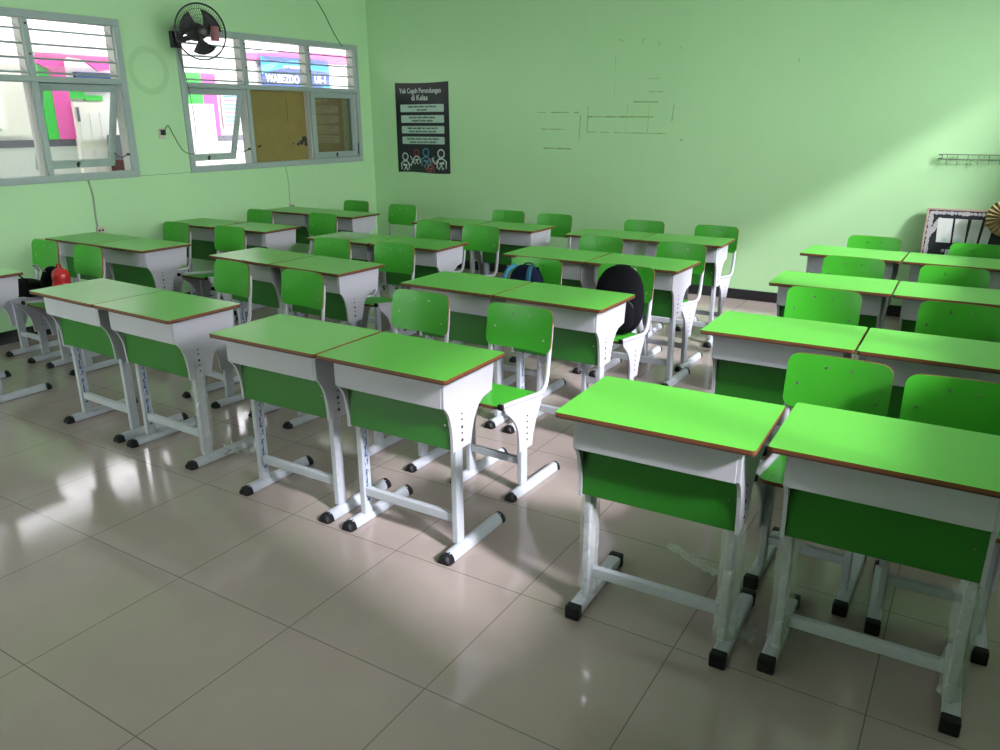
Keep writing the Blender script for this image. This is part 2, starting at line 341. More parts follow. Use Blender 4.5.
# ---- left windows
def frame_window(name, y0, muls, y1, kinds, label):
    root = empty(name, (XL, (y0+y1)/2, WZ0)); structure(root, label, 'window')
    cy = (y0+y1)/2
    def LB(m): return m
    fx0, fx1 = -0.11, 0.018     # frame depth relative to wall face
    f = MB(); t = 0.057; F = M['winframe']
    yy0, yy1 = y0-cy, y1-cy; z1 = WZ1-WZ0
    f.bbox((fx0, yy0, 0), (fx1, yy1, t), F, .004); f.bbox((fx0, yy0, z1-t), (fx1, yy1, z1), F, .004)
    f.bbox((fx0, yy0, t), (fx1, yy0+t, z1-t), F, .004); f.bbox((fx0, yy1-t, t), (fx1, yy1, z1-t), F, .004)
    tz0, tz1 = 2.0-WZ0, 2.046-WZ0
    f.bbox((fx0, yy0+t, tz0), (fx1, yy1-t, tz1), F, .004)
    f.build('window_frame', root)
    for a, b in muls:
        g = MB(); g.bbox((fx0, a-cy, t), (fx1-.004, b-cy, z1-t), F, .004)
        for zz in (0.98, 1.20): g.disc((fx1-.002, (a+b)/2-cy, zz), .009, 0, .006, M['maroon'])
        g.build('mullion', root)
    edges = [yy0+t]+[e-cy for ab in muls for e in ab]+[yy1-t]
    for k, kind in enumerate(kinds):
        a, b = edges[2*k], edges[2*k+1]
        # pale inner jamb linings
        j = MB()
        for s_ in (a, b-.010): j.box((fx0+.004, s_, tz1), (-.012, s_+.010, z1-t), M['winjamb']); j.box((fx0+.004, s_, t), (-.012, s_+.010, tz0), M['winjamb'])
        j.build('jamb_lining', root)
        # louvre blades
        lv = MB(); nb = 4; hh = (z1-t-tz1)/nb
        for q in range(nb):
            zc = tz1+hh*(q+0.5)
            X = Matrix.Translation((-.055, 0, zc)) @ Matrix.Rotation(R(32), 4, 'Y')
            lv.box((-.058, a+.012, -.002), (.050, b-.012, .002), M['frost'], X)
            lv.box((.050, a+.012, -.0075), (.056, b-.012, .0075), M['winframe'], X)
        lv.build('louvre_blades', root)
        if kind in ('open', 'shut'):
            ang = R(18) if kind == 'open' else 0
            X = Matrix.Translation((-.040, 0, tz0)) @ Matrix.Rotation(ang, 4, 'Y')
            hgt = tz0-t-.004; st = .055; s = MB()
            s.bbox((-.015, a+.006, -hgt), (.015, b-.006, -hgt+.065), F, .003, X); s.bbox((-.015, a+.006, -.06), (.015, b-.006, -.002), F, .003, X)
            s.bbox((-.015, a+.006, -hgt+.065), (.015, a+.006+st, -.06), F, .003, X); s.bbox((-.015, b-.006-st, -hgt+.065), (.015, b-.006, -.06), F, .003, X)
            sash = s.build('sash', root)
            MB().box((-.003, a+.006+st, -hgt+.065), (.001, b-.006-st, -.06), M['glass'], X).build('pane', sash)
            l = MB(); l.bbox((.015, (a+b)/2-.008, -hgt+.01), (.028, (a+b)/2+.008, -hgt+.055), M['black'], .003, X)
            l.bbox((.015, (a+b)/2-.02, -hgt+.03), (.022, (a+b)/2+.02, -hgt+.04), M['black'], .002, X); l.build('latch', sash)
            if kind == 'open':
                A = X @ Vector((.0, b-.02, -hgt+.12)); B = Vector((-.02, b-.012, t+.14)); mid = (A+B)/2+Vector((0, 0, -.04))
                MB().tube([A, mid, B], .005, M['maroon'], 6).disc((A.x, A.y, A.z), .012, 1, .02, M['black']).disc((B.x, B.y, B.z), .012, 1, .02, M['black']).build('stay_arm', sash)
            else:
                MB().bbox((-.005, b-.012, t+.03), (.008, b-.002, t+.16), M['black'], .003).build('stay_arm', sash)
        if kind == 'fixed':
            MB().box((-.062, a+.01, t), (-.058, b-.01, tz0), M['glass']).build('pane', root)
        if kind in ('ply', 'shut'):
            p = MB(); p.box((-.092, a+.011, t), (-.080, b-.011, tz0), M['ply'])
            if kind == 'ply':
                for (yy, zz, r_) in ((b-.10, .24, .035), (b-.05, .27, .045), (b-.15, .225, .022), (b-.03, .22, .03), (b-.22, .23, .012)):
                    poly = [(yy+r_*math.cos(2*PI*q/14)*random.uniform(.7, 1.15), zz+r_*math.sin(2*PI*q/14)*random.uniform(.6, .95)) for q in range(14)]
                    p.prism(poly, 0, -.0805, -.0792, M['black'])
                p.prism([(a+.10, .22), (a+.17, .235), (a+.15, .215), (a+.13, .20)], 0, -.0805, -.0792, M['black'])
                p.prism([(b-.28, .45), (b-.272, .45), (b-.272, .70), (b-.28, .70)], 0, -.0805, -.0795, M['edge'])
            p.build('plywood_board', root)
    return root
frame_window('window_1', w1[0], [(2.76, 2.805), (3.60, 3.648)], w1[1], ['open', 'fixed', 'open'], 'wide grey window nearer the camera, tilting sash half open')
frame_window('window_2', w2[0], [(5.735, 5.778), (6.62, 6.663)], w2[1], ['open', 'ply', 'shut'], 'wide grey window nearest the corner, two lights boarded with plywood')
# right side windows
for i, (a, b) in enumerate(((1.1, 3.9), (4.02, 7.35))):
    root = empty('window_%d' % (i+3), (XR, (a+b)/2, RZ0)); structure(root, 'long high window in the right wall', 'window')
    f = MB(); cy = (a+b)/2; t = .04; z1 = RZ1-RZ0
    f.box((0.02, a-cy, 0), (.12, b-cy, t), M['winframe']); f.box((.02, a-cy, z1-t), (.12, b-cy, z1), M['winframe'])
    f.box((0.02, a-cy, t), (.12, a-cy+t, z1-t), M['winframe']); f.box((.02, b-cy-t, t), (.12, b-cy, z1-t), M['winframe'])
    for k in range(1, 4): y = a-cy+(b-a)*k/4; f.box((.03, y-.015, t), (.11, y+.015, z1-t), M['winframe'])
    f.build('window_frame', root)
    MB().box((.065, a-cy+t, t), (.069, b-cy-t, z1-t), M['glass']).build('pane', root)

# ------------------------------------------------------------------ desk
DW, DD, DH = 0.640, 0.427, 0.8025
PROF = [(.052,.784),(.052,.668),(.066,.655),(.082,.632),(.094,.60),(.102,.56),(.106,.52),(.108,.466),
        (.232,.466),(.240,.50),(.250,.54),(.268,.578),(.292,.610),(.325,.632),(.365,.640),(.392,.645),(.412,.784)]
def make_desk(kind):
    root = empty('school_desk')
    t = MB(); poly = rrect(-DW/2, 0, DW/2, DD, .012, 4)
    t.prism(poly, 2, DH-.0025, DH, M['top'], side_m=M['edge'])
    t.prism(poly, 2, DH-.012, DH-.0025, M['edge'])
    t.prism(poly, 2, DH-.018, DH-.012, M['edgedark'])
    t.build('tabletop', root)
    for s in (-1, 1):
        p = MB(); a, b = sorted((s*.262, s*.274)); p.prism(PROF, 0, a, b, M['steel'])
        for z, r in ((.612,.0035),(.588,.004),(.556,.0065),(.530,.004),(.500,.0065)): p.disc((s*.2745, .17, z), r, 0, .003, M['hole'], 10)
        p.box((min(s*.235, s*.262), .385, .66), (max(s*.235, s*.262), .391, .784), M['steel'])
        p.build('side_panel', root)
        c = MB(); a, b = sorted((s*.234, s*.262)); 
        if kind == 'round':
            c.bbox((a, .140, .040), (b, .190, .60), M['column'], .004)
            sx = s*.2335; c.box((min(sx, sx-s*.001), .156, .10), (max(sx, sx-s*.001), .174, .466), M['sticker'])
            sx = s*.2625; c.box((min(sx, sx-s*.001), .161, .06), (max(sx, sx-s*.001), .169, .44), M['steel'])
        else:
            c.bbox((a, .130, .045), (b, .185, .60), M['column'], .006)
        c.build('column', root)
        f = MB(); xc = s*.260
        if kind == 'round':
            prof = [(xc+math.cos(R(q))*.030, .004+max(0, math.sin(R(q)))*.038) for q in range(0, 181, 20)]
            f.prism(prof, 1, .065, .455, M['column'])
            fo = f.build('foot', root)
            for ya, yb in ((.034, .074), (.445, .482)):
                e = MB(); pr = [(xc+math.cos(R(q))*.0315, max(0, math.sin(R(q)))*.041+.001) for q in range(0, 181, 20)]
                ym = (ya+.012 if ya < .2 else yb-.012)
                pr2 = [(xc+(p[0]-xc)*.8, p[1]*.72+.001) for p in pr]
                n = len(pr); lo, hi = (ya, ya+.012) if ya < .2 else (yb, yb-.012); far = yb if ya < .2 else ya
                vs = [(p[0], lo, p[1]) for p in pr2]+[(p[0], hi, p[1]) for p in pr]+[(p[0], far, p[1]) for p in pr]
                fs = [tuple(range(n)), tuple(range(2*n, 3*n))]
                for q in range(2): fs += [(q*n+k, q*n+(k+1) % n, (q+1)*n+(k+1) % n, (q+1)*n+k) for k in range(n)]
                e.add(vs, fs, M['cap']); e.build('end_cap', fo)
        else:
            f.bbox((xc-.024, .070, .008), (xc+.024, .460, .048), M['column'], .008)
            fo = f.build('foot', root)
            for ya, yb in ((.045, .082), (.448, .482)):
                MB().bbox((xc-.027, ya, 0), (xc+.027, yb, .052), M['cap'], .006).build('end_cap', fo)
    MB().bbox((-.262, .050, .664), (.262, .062, .784), M['steel'], .002).build('drawer_front', root)
    MB().box((-.262, .062, .664), (.262, .385, .672), M['steel']).build('book_shelf', root)
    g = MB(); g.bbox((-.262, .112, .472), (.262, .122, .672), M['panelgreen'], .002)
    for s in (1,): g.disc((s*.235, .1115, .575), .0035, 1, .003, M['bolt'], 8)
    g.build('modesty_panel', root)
    MB().bbox((-.236, .150, .128), (.236, .176, .168), M['column'], .004).build('crossbar', root)
    return root

def crumple(mb, path, rad, m, seed=0, n=10):
    rnd = random.Random(seed); pts = []; rr = []
    for i in range(len(path)-1):
        for k in range(3):
            a = Vector(path[i]).lerp(Vector(path[i+1]), k/3); pts.append(a); rr.append(rad)
    rings = []
    for p in pts:
        rings.append([Vector((p.x+math.cos(2*PI*k/n)*rad*rnd.uniform(.85, 1.12), p.y+math.sin(2*PI*k/n)*rad*rnd.uniform(.95, 1.25), p.z+rnd.uniform(-.008, .008))) for k in range(n)])
    vs = [q for r_ in rings for q in r_]; fs = []
    for i in range(len(rings)-1):
        for k in range(n): fs.append((i*n+k, i*n+(k+1) % n, (i+1)*n+(k+1) % n, (i+1)*n+k))
    mb.add(vs, fs, m)

CW = 0.185
def make_chair(kind):
    root = empty('school_chair')
    # seat: thin ply with rounded corners, tilted back a little
    s = MB(); X = Matrix.Translation((0, .005, .487)) @ Matrix.Rotation(R(-6), 4, 'X')
    poly = rrect(-.158, 0, .158, .355, .035, 4)
    s.prism(poly, 2, .004, .006, M['chairgreen'], X, side_m=M['edge']); s.prism(poly, 2, -.006, .004, M['edge'], X); s.prism(poly, 2, -.008, -.006, M['edgedark'], X)
    for sx in (-1, 1):
        for yy in (.06, .30):
            c = X @ Vector((sx*.12, yy, .0065)); s.disc(tuple(c), .006, 2, .003, M['bolt'], 8)
    s.build('seat', root)
    # backrest: curved panel
    b = MB(); nx = 12; W2 = CW; z0, z1 = .640, .850; prof = rrect(-W2, z0, W2, z1, .040, 6)
    def by(x, z): return .420-.022*(x/W2)**2+.030*(z-z0)/(z1-z0)
    bm = bmesh.new()
    # grid clipped by rounded outline: columns with z limits
    cols = []
    xs = [-W2+.0001]+[-W2+.040*(1-math.cos(R(a))) for a in (18, 36, 54, 72, 90)]
    xs = xs+[-.10, -.05, 0, .05, .10]+[-x for x in xs[::-1]]
    r = .040
    def zl(x):
        d = abs(x)-(W2-r)
        return 0 if d <= 0 else r-math.sqrt(max(0, r*r-d*d))
    th = .009; front = []; back = []
    for x in xs:
        k = zl(x); zz = [z0+k, (z0+z1)/2, z1-k]
        front.append([(x, by(x, z)-th/2, z) for z in zz]); back.append([(x, by(x, z)+th/2, z) for z in zz])
    n = len(xs); vs = [p for c in front for p in c]+[p for c in back for p in c]; fs = []; es = []; o = 3*n
    for i in range(n-1):
        for k in range(2):
            fs.append((i*3+k, (i+1)*3+k, (i+1)*3+k+1, i*3+k+1)); fs.append((o+i*3+k, o+i*3+k+1, o+(i+1)*3+k+1, o+(i+1)*3+k))
        es.append((i*3, o+i*3, o+(i+1)*3, (i+1)*3)); es.append((i*3+2, (i+1)*3+2, o+(i+1)*3+2, o+i*3+2))
    for k in range(2): es.append((k, k+1, o+k+1, o+k)); j = (n-1)*3; es.append((j+k, o+j+k, o+j+k+1, j+k+1))
    b.add(vs, fs, M['chairgreen'], True); b.add(vs, es, M['edge'])
    for (bx, bz) in ((-.045, .805), (.045, .805), (-.140, .735), (.140, .700)):
        b.disc((bx, by(bx, bz)-th/2, bz), .0055, 1, .004, M['bolt'], 8)
    b.build('backrest', root)
    for sx in (-1, 1):
        xo = sx*.168
        t = MB(); path = [(xo, .000, .497), (xo, .12, .486), (xo, .30, .466), (xo, .355, .464), (xo, .388, .490), (xo, .402, .54), (xo, .416, .64), (xo, .428, .72), (xo, .433, .78)]
        t.tube(path, .0125, M['steel'], 10, flat=.85, up=(0, 0, 1)); tb = t.build('frame_tube', root)
        MB().bbox((xo-.014, -.012, .484), (xo+.014, .006, .511), M['cap'], .005).build('end_cap', tb)
        p = MB(); a, c = sorted((sx*.163, sx*.172))
        prof = [(.012,.492),(.35,.462),(.352,.44),(.330,.40),(.296,.34),(.272,.28),(.262,.225),(.150,.225),(.146,.29),(.135,.34),(.112,.385),(.075,.425),(.035,.455)]
        p.prism(prof, 0, a, c, M['steel'])
        for z in (.39,.36,.33,.30,.27): p.disc((sx*.1725, .215, z), .005, 0, .002, M['hole'], 8)
        p.build('side_plate', root)
        c_ = MB(); a, c = sorted((sx*.138, sx*.163)); c_.bbox((a, .180, .040), (c, .235, .42), M['column'], .004); c_.build('column', root)
        xc = sx*.160; f = MB()
        if kind == 'round':
            prof = [(xc+math.cos(R(q))*.026, .004+max(0, math.sin(R(q)))*.036) for q in range(0, 181, 20)]
            f.prism(prof, 1, .100, .500, M['column']); fo = f.build('foot', root)
            for ya, yb, hi in ((.070, .106, .040), (.494, .526, .480)):
                pr = [(xc+math.cos(R(q))*.0275, max(0, math.sin(R(q)))*.038+.001) for q in range(0, 181, 20)]
                pr2 = [(xc+(q[0]-xc)*.8, q[1]*.75+.001) for q in pr]; m_ = len(pr)
                A, B, D_ = (ya, ya+.011, yb) if ya < .2 else (yb, yb-.011, ya)
                vs = [(q[0], A, q[1]) for q in pr2]+[(q[0], B, q[1]) for q in pr]+[(q[0], D_, q[1]) for q in pr]
                fs = [tuple(range(m_)), tuple(range(2*m_, 3*m_))]
                for q in range(2): fs += [(q*m_+k, q*m_+(k+1) % m_, (q+1)*m_+(k+1) % m_, (q+1)*m_+k) for k in range(m_)]
                MB().add(vs, fs, M['cap']).build('end_cap', fo)
        else:
            f.bbox((xc-.022, .095, .008), (xc+.022, .500, .045), M['column'], .007); fo = f.build('foot', root)
            for ya, yb in ((.070, .106), (.492, .526)): MB().bbox((xc-.025, ya, 0), (xc+.025, yb, .050), M['cap'], .006).build('end_cap', fo)
    MB().bbox((-.139, .19, .140), (.139, .215, .175), M['column'], .004).build('crossbar', root)
    u = MB()
    for yy in (.07, .29): u.bbox((-.163, yy, .445 if yy > .2 else .468), (.163, yy+.022, .458 if yy > .2 else .480), M['column'], .003)
    u.build('seat_rail', root)
    return root

desks = {
'A1b':(-5.433,2.113,0.0),'A2a':(-6.155,3.430,0.0),'A2b':(-5.508,3.425,0.0),'A3a':(-6.170,4.555,0.02),'A3b':(-5.508,4.577,0.02),'A4a':(-6.200,5.730,0.0),'A4b':(-5.553,5.722,0.0),
'B1a':(-4.187,2.234,-0.035),'B1b':(-3.540,2.214,-0.028),'B2a':(-4.299,3.534,-0.058),'B2b':(-3.648,3.498,-0.050),'B3a':(-4.324,4.525,0.0),'B3b':(-3.672,4.545,0.02),'B4a':(-4.204,5.741,0.0),'B4b':(-3.552,5.745,-0.005),
'C1a':(-2.549,2.156,0.004),'C1b':(-1.894,2.156,0.002),'C2a':(-2.519,3.472,-0.018),'C2b':(-1.869,3.458,-0.024),'C3a':(-2.535,4.640,-0.004),'C3b':(-1.888,4.632,-0.02),'C4a':(-2.602,5.728,0.03),'C4b':(-1.950,5.741,0.036),
'D1a':(-0.769,2.096,0.025),'D1b':(-0.109,2.165,0.015),'D2a':(-0.687,3.334,0.012),'D2b':(-0.037,3.338,0.009),'D3a':(-0.683,4.568,0.018),'D3b':(-0.033,4.567,0.013),'D4a':(-0.750,5.717,-0.03),'D4b':(-0.098,5.70,-0.02)}
chairs = {
'A1a':(-6.02,3.19),'A1b':(-5.47,3.19),'A2a':(-6.08,4.38),'A2b':(-5.42,4.43),'A3a':(-6.22,5.46),'A3b':(-5.42,5.52),'A4a':(-5.99,6.63),'A4b':(-5.27,6.55),
'B1a':(-4.07,3.28),'B1b':(-3.43,3.27),'B2a':(-4.17,4.34),'B2b':(-3.62,4.40),'B3a':(-4.11,5.54),'B3b':(-3.59,5.51),'B4a':(-3.99,6.62),'B4b':(-3.46,6.58),
'C1a':(-2.45,3.17),'C1b':(-1.85,3.16),'C2a':(-2.41,4.36),'C2b':(-1.82,4.41),'C3a':(-2.48,5.46),'C3b':(-1.84,5.45),'C4a':(-2.54,6.54),'C4b':(-1.90,6.50),
'D1a':(-0.38,3.02),'D1b':(0.06,2.97),'D2a':(-0.65,4.30),'D2b':(-0.03,4.26),'D3a':(-0.68,5.42),'D3b':(-0.11,5.34),'D4a':(-0.70,6.48),'D4b':(0.01,6.44)}
ROW = {'1':'nearest row', '2':'second row', '3':'third row', '4':'rearmost row'}
BLK = {'A':'window-side pair', 'B':'second pair from windows', 'C':'third pair from windows', 'D':'rightmost pair'}
SIDE = {'a':'left', 'b':'right'}
protoD = {'round': make_desk('round'), 'square': make_desk('square')}
protoC = {'round': make_chair('round'), 'square': make_chair('square')}
used = set()
def inst(proto, kind, flag):
    if (flag, kind) in used: return copy_tree(proto[kind])
    used.add((flag, kind)); return proto[kind]
special_d = {'D1a':'green-topped desk with square plastic-wrapped legs, left of the rightmost pair in front',
             'A1b':'green-topped desk cut by the left photo edge, nearest row against the windows',
             'B3a':'green-topped desk with clear plastic sheet on it, third row, second pair from windows'}
Dobj = {}; Cobj = {}
for k, (x, y, th) in desks.items():
    kind = 'square' if k[0] == 'D' else 'round'
    o = inst(protoD, kind, 'd'); o.location = (x, y, 0); o.rotation_euler = (0, 0, th)
    tag(o, special_d.get(k, 'green-topped desk, %s one of the %s, %s' % (SIDE[k[2]], BLK[k[0]], ROW[k[1]])), 'desk', 'green school desks in paired rows'); Dobj[k] = o
for k, (x, y) in chairs.items():
    kind = 'square' if k[0] == 'D' else 'round'
    rz = random.uniform(-.03, .03) + {'B1a':-.10,'B1b':-.10,'A3b':-.05,'A4a':-.05,'A4b':-.04,'D1b':.04}.get(k, -.01)
    o = inst(protoC, kind, 'c'); o.location = (x, y-.435, 0); o.rotation_euler = (0, 0, rz)
    tag(o, 'green chair behind %s desk of the %s, %s' % (SIDE[k[2]], BLK[k[0]], ROW[k[1]]), 'chair', 'green school chairs behind the desks'); Cobj[k] = o
Cobj['C2b']['label'] = 'green school chair with a big black backpack on its seat'
Cobj['C2a']['label'] = 'green school chair holding the navy and blue backpack'
Cobj['A1a']['label'] = 'green chair by the left wall with a low black bag on its seat'
Cobj['A1b']['label'] = 'green chair with the red bottle and upright black bag on its seat'
Cobj['A4b']['label'] = 'green school chair standing clear in the room corner, right of the last window-side desk'
# crumpled plastic still wrapped round some legs
def wrap_leg(k, xs, z0, z1, seed, r=.034, y=.165):
    mb = MB(); crumple(mb, [(xs*.25, y, z0+(z1-z0)*i/6) for i in range(7)], r, M['wrap'], seed)
    tag(mb.build('plastic_wrap', Dobj[k]), 'clear crumpled plastic wrap')
wrap_leg('B1b', 1, .06, .56, 1); wrap_leg('D1a', 1, .06, .50, 2, .038); wrap_leg('D1a', -1, .06, .46, 3, .034); wrap_leg('D1b', -1, .06, .50, 4, .036); wrap_leg('D1b', 1, .06, .48, 5, .036)
def scrap(name, verts_n, cx, cy, w, l, h, seed, parent=None, rot=0, z=0.002):
    rnd = random.Random(seed); mb = MB(); nu, nv = 14, 5; vs = []; fs = []
    for i in range(nu):
        for j in range(nv):
            u = (i/(nu-1)-.5)*l; v = (j/(nv-1)-.5)*w*rnd.uniform(.7, 1.1)
            X_ = cx+u*math.cos(rot)-v*math.sin(rot); Y_ = cy+u*math.sin(rot)+v*math.cos(rot)
            vs.append((X_, Y_, z+abs(rnd.gauss(0, h))))
    for i in range(nu-1):
        for j in range(nv-1): fs.append((i*nv+j, (i+1)*nv+j, (i+1)*nv+j+1, i*nv+j+1))
    mb.add(vs, fs, M['wrap']); return mb.build(name, parent)
tag(scrap('plastic_scrap', 0, -.79, 2.745, .055, .26, .006, 9, rot=R(-27)), 'clear crumpled strip of plastic lying on the floor under the wrapped-leg desk', 'litter')
tag(scrap('plastic_wrap', 0, .285, .25, .10, .12, .03, 12, parent=Dobj['D1a'], z=.01), 'clear crumpled plastic wrap')
tag(scrap('plastic_scrap', 0, -3.18, 2.52, .09, .24, .03, 14, rot=R(30)), 'clear crumpled plastic beside the right foot of the second pair, nearest row', 'litter')
sh = scrap('plastic_sheet', 0, -4.40, 4.79, .34, .34, .004, 21, rot=R(6), z=DH+.002); tag(sh, 'clear plastic sheet lying on a third-row desk top', 'plastic sheet')

# ------------------------------------------------------------------ bags
def blob(mb, c, rx, ry, rz, m, e=2.6, taper=0.0, nu=28, nv=18, flatb=0.0, X=None, wob=0.0, seed=1):
    rnd = random.Random(seed); vs = []; fs = []
    def sg(v, p): return math.copysign(abs(v)**p, v)
    p = 2/e
    for j in range(nv+1):
        ph = -PI/2+PI*j/nv
        for i in range(nu):
            t = 2*PI*i/nu
            cz = sg(math.sin(ph), p); cc = sg(math.cos(ph), p)
            k = 1-taper*(cz*.5+.5); w = 1+rnd.uniform(-wob, wob)
            vs.append((c[0]+rx*cc*sg(math.cos(t), p)*k*w, c[1]+ry*cc*sg(math.sin(t), p)*k*w, c[2]+rz*cz))
    for j in range(nv):
        for i in range(nu): fs.append((j*nu+i, j*nu+(i+1) % nu, (j+1)*nu+(i+1) % nu, (j+1)*nu+i))
    mb.add(vs, fs, m, True, X)
def backpack(loc, rx, ry, rz, mat_, strapm, label, tilt=0, rot=0, hh=.045):
    root = empty('backpack', loc, rot)
    T = Matrix.Rotation(tilt, 4, 'X')
    b = MB(); blob(b, (0, 0, rz), rx, ry, rz, mat_, 2.5, .12, X=T, wob=.012); b.build('body', root)
    p = MB(); blob(p, (0, -ry*.85, rz*.62), rx*.75, ry*.42, rz*.48, mat_, 3.0, .08, X=T, wob=.012); pk = p.build('front_pocket', root)
    z = MB(); z.tube([T @ Vector((rx*.68*math.cos(R(a)), -ry*1.0, rz*.85+rz*.22*math.sin(R(a)))) for a in range(0, 181, 15)], .004, M['cord'], 6); z.build('zipper', pk)
    h = MB(); h.tube([T @ Vector((rx*.28*math.cos(R(a)), ry*.35, 1.96*rz+hh*math.sin(R(a)))) for a in range(0, 181, 20)], .009, mat_, 8, flat=.5); h.build('handle', root)
    for s in (-1, 1):
        st = MB(); st.tube([T @ Vector(q) for q in ((s*rx*.35, ry*.6, rz*1.90), (s*rx*.48, ry*1.05, rz*1.5), (s*rx*.55, ry*1.18, rz*.9), (s*rx*.7, ry*1.0, rz*.35), (s*rx*.85, ry*.7, rz*.12))], .018, strapm, 8, flat=.3, up=(0, 1, 0)); st.build('strap', root)
    tag(root, label, 'backpack'); return root
# big black backpack leaning on the backrest
backpack((-1.775, 4.195, .474), .160, .088, .205, M['fabricblack'], M['greystrap'], 'big round-topped black backpack on a second-row chair', R(-7), R(8), .008)
g = backpack((-2.42, 4.185, .474), .125, .085, .180, M['fabricblue'], M['fabricblue'], 'navy backpack with bright blue straps peeking over a second-row desk', R(-7), 0, .015)
for s, a in ((-1, 1), (1, 1)):
    st = MB(); st.tube([(s*.055, .0, .358), (s*.075, -.060, .335), (s*.088, -.10, .27), (s*.09, -.11, .19)], .026 if s > 0 else .014, M['strapblue'], 8, flat=.3, up=(0, 1, 0)); st.build('front_strap', g)
# black bags on the window-side chairs
r_ = empty('duffel_bag', (-5.97, 2.96, .474)); b = MB(); blob(b, (0, 0, .06), .20, .13, .062, M['fabricblack'], 2.4, .1, wob=.05, seed=5)
b.build('body', r_); b = MB(); b.tube([(-.09, -.02, .11), (-.06, -.05, .16), (.04, -.05, .165), (.09, -.02, .11)], .010, M['fabricblack'], 8, flat=.5); b.build('strap', r_)
tag(r_, 'low slumped black bag on the leftmost window-side chair', 'bag')
r_ = empty('small_backpack', (-5.635, 2.99, .475)); b = MB(); blob(b, (0, 0, .12), .055, .10, .125, M['fabricblack'], 2.3, .25, wob=.05, seed=8); b.build('body', r_)
b = MB(); b.tube([(-.02, -.07, .22), (-.04, -.10, .26), (.03, -.10, .27), (.03, -.06, .22)], .009, M['greystrap'], 8, flat=.5); b.build('strap', r_)
tag(r_, 'upright black bag standing beside the red bottle bag', 'bag')
r_ = empty('drink_bottle', (-5.50, 2.975, .485)); b = MB()
b.lathe([(.02, 0), (.074, .004), (.082, .03), (.084, .07), (.078, .10), (.062, .125), (.058, .135), (.060, .15), (.058, .19), (.050, .215), (.030, .232), (.008, .238)], M['red'], 28); b.build('body', r_)
b = MB(); b.tube([(-.03, 0, .236), (-.02, 0, .262), (.02, 0, .262), (.03, 0, .236)], .006, M['red'], 8); b.build('handle', r_)
tag(r_, 'glossy red pear-shaped bottle standing on a window-side chair', 'bottle')
# dark bag on chair behind third row
r_ = empty('shoulder_bag', (-1.84, 5.22, .474)); b = MB(); blob(b, (0, 0, .07), .11, .09, .072, M['fabricblack'], 2.3, .2, wob=.05, seed=11); b.build('body', r_)
b = MB(); b.tube([(-.08, 0, .12), (-.03, -.02, .165), (.04, -.02, .165), (.08, 0, .12)], .008, M['greystrap'], 8, flat=.5); b.build('strap', r_)
tag(r_, 'small dark bag on the chair behind the third row', 'bag')

# ------------------------------------------------------------------ wall fan
FANROT = 0
r_ = empty('wall_fan', (XL, 4.96, 2.41))
nrm = Vector((.965, -.255, -.06)).normalized()
cen = Vector((.34, .035, .045))
Zq = nrm.to_track_quat('Z', 'Y').to_matrix().to_4x4()
XF = Matrix.Translation(cen) @ Zq
b = MB(); b.bbox((0, -.05, -.075), (.045, .05, .065), M['fanblack'], .008); b.bbox((.04, -.02, -.03), (.13, .03, .02), M['fanblack'], .006); b.build('wall_bracket', r_)
b = MB(); b.lathe([(.02, -.20), (.055, -.19), (.075, -.15), (.078, -.09), (.070, -.05), (.03, -.04)], M['fanblack'], 24, XF); b.tube([(.12, .005, -.005), (.16, .03, .0), (cen.x-nrm.x*.16, cen.y-nrm.y*.16, cen.z-.03)], .022, M['fanblack'], 10); b.build('motor', r_)
c = MB(); Rf = .232
for rr, zz, th in ((Rf, 0, .0075), (.19, .030, .0012), (.14, .044, .0012), (.09, .052, .0012), (.055, .055, .002), (.19, -.045, .0012), (.12, -.065, .0012)):
    c.tube([XF @ Vector((rr*math.cos(2*PI*k/36), rr*math.sin(2*PI*k/36), zz)) for k in range(36)], th, M['fanblack'], 6, closed=True)
for k in range(60):
    a = 2*PI*k/60
    c.tube([XF @ Vector((q*math.cos(a+tw), q*math.sin(a+tw), z)) for q, z, tw in ((.05, .055, 0), (.10, .052, .05), (.16, .040, .09), (.21, .02, .11), (Rf, 0, .12), (.21, -.035, .12), (.15, -.060, .12), (.07, -.07, .12))], .0015, M['fanblack'], 4, caps=False)
c.build('cage', r_)
for k in range(3):
    a0 = 2*PI*k/3+.5; vs = []; fs = []; nr, na = 7, 6
    for i in range(nr):
        q = .035+.155*i/(nr-1); span = .75+.65*(i/(nr-1))
        for j in range(na):
            a = a0+span*(j/(na-1)-.5)+.25*i/(nr-1); vs.append(XF @ Vector((q*math.cos(a), q*math.sin(a), .012-.04*(j/(na-1)))))
    for i in range(nr-1):
        for j in range(na-1): fs.append((i*na+j, (i+1)*na+j, (i+1)*na+j+1, i*na+j+1))
    bl = MB(); bl.add(vs, fs, M['fanblack'], True); o = bl.build('blade', r_)
    md = o.modifiers.new('t', 'SOLIDIFY'); md.thickness = .003
b = MB(); b.lathe([(.045, .048), (.05, .055), (.048, .066), (.02, .070)], M['fanblack'], 24, XF); b.build('hub_cap', r_); b = MB(); b.bbox((.070, -.070, .036), (.150, .055, .046), M['fanred'], .002, XF @ Matrix.Rotation(R(FANROT), 4, 'Z')); b.build('badge', r_)
tag(r_, 'black caged fan with a red centre badge mounted on the green wall', 'fan')
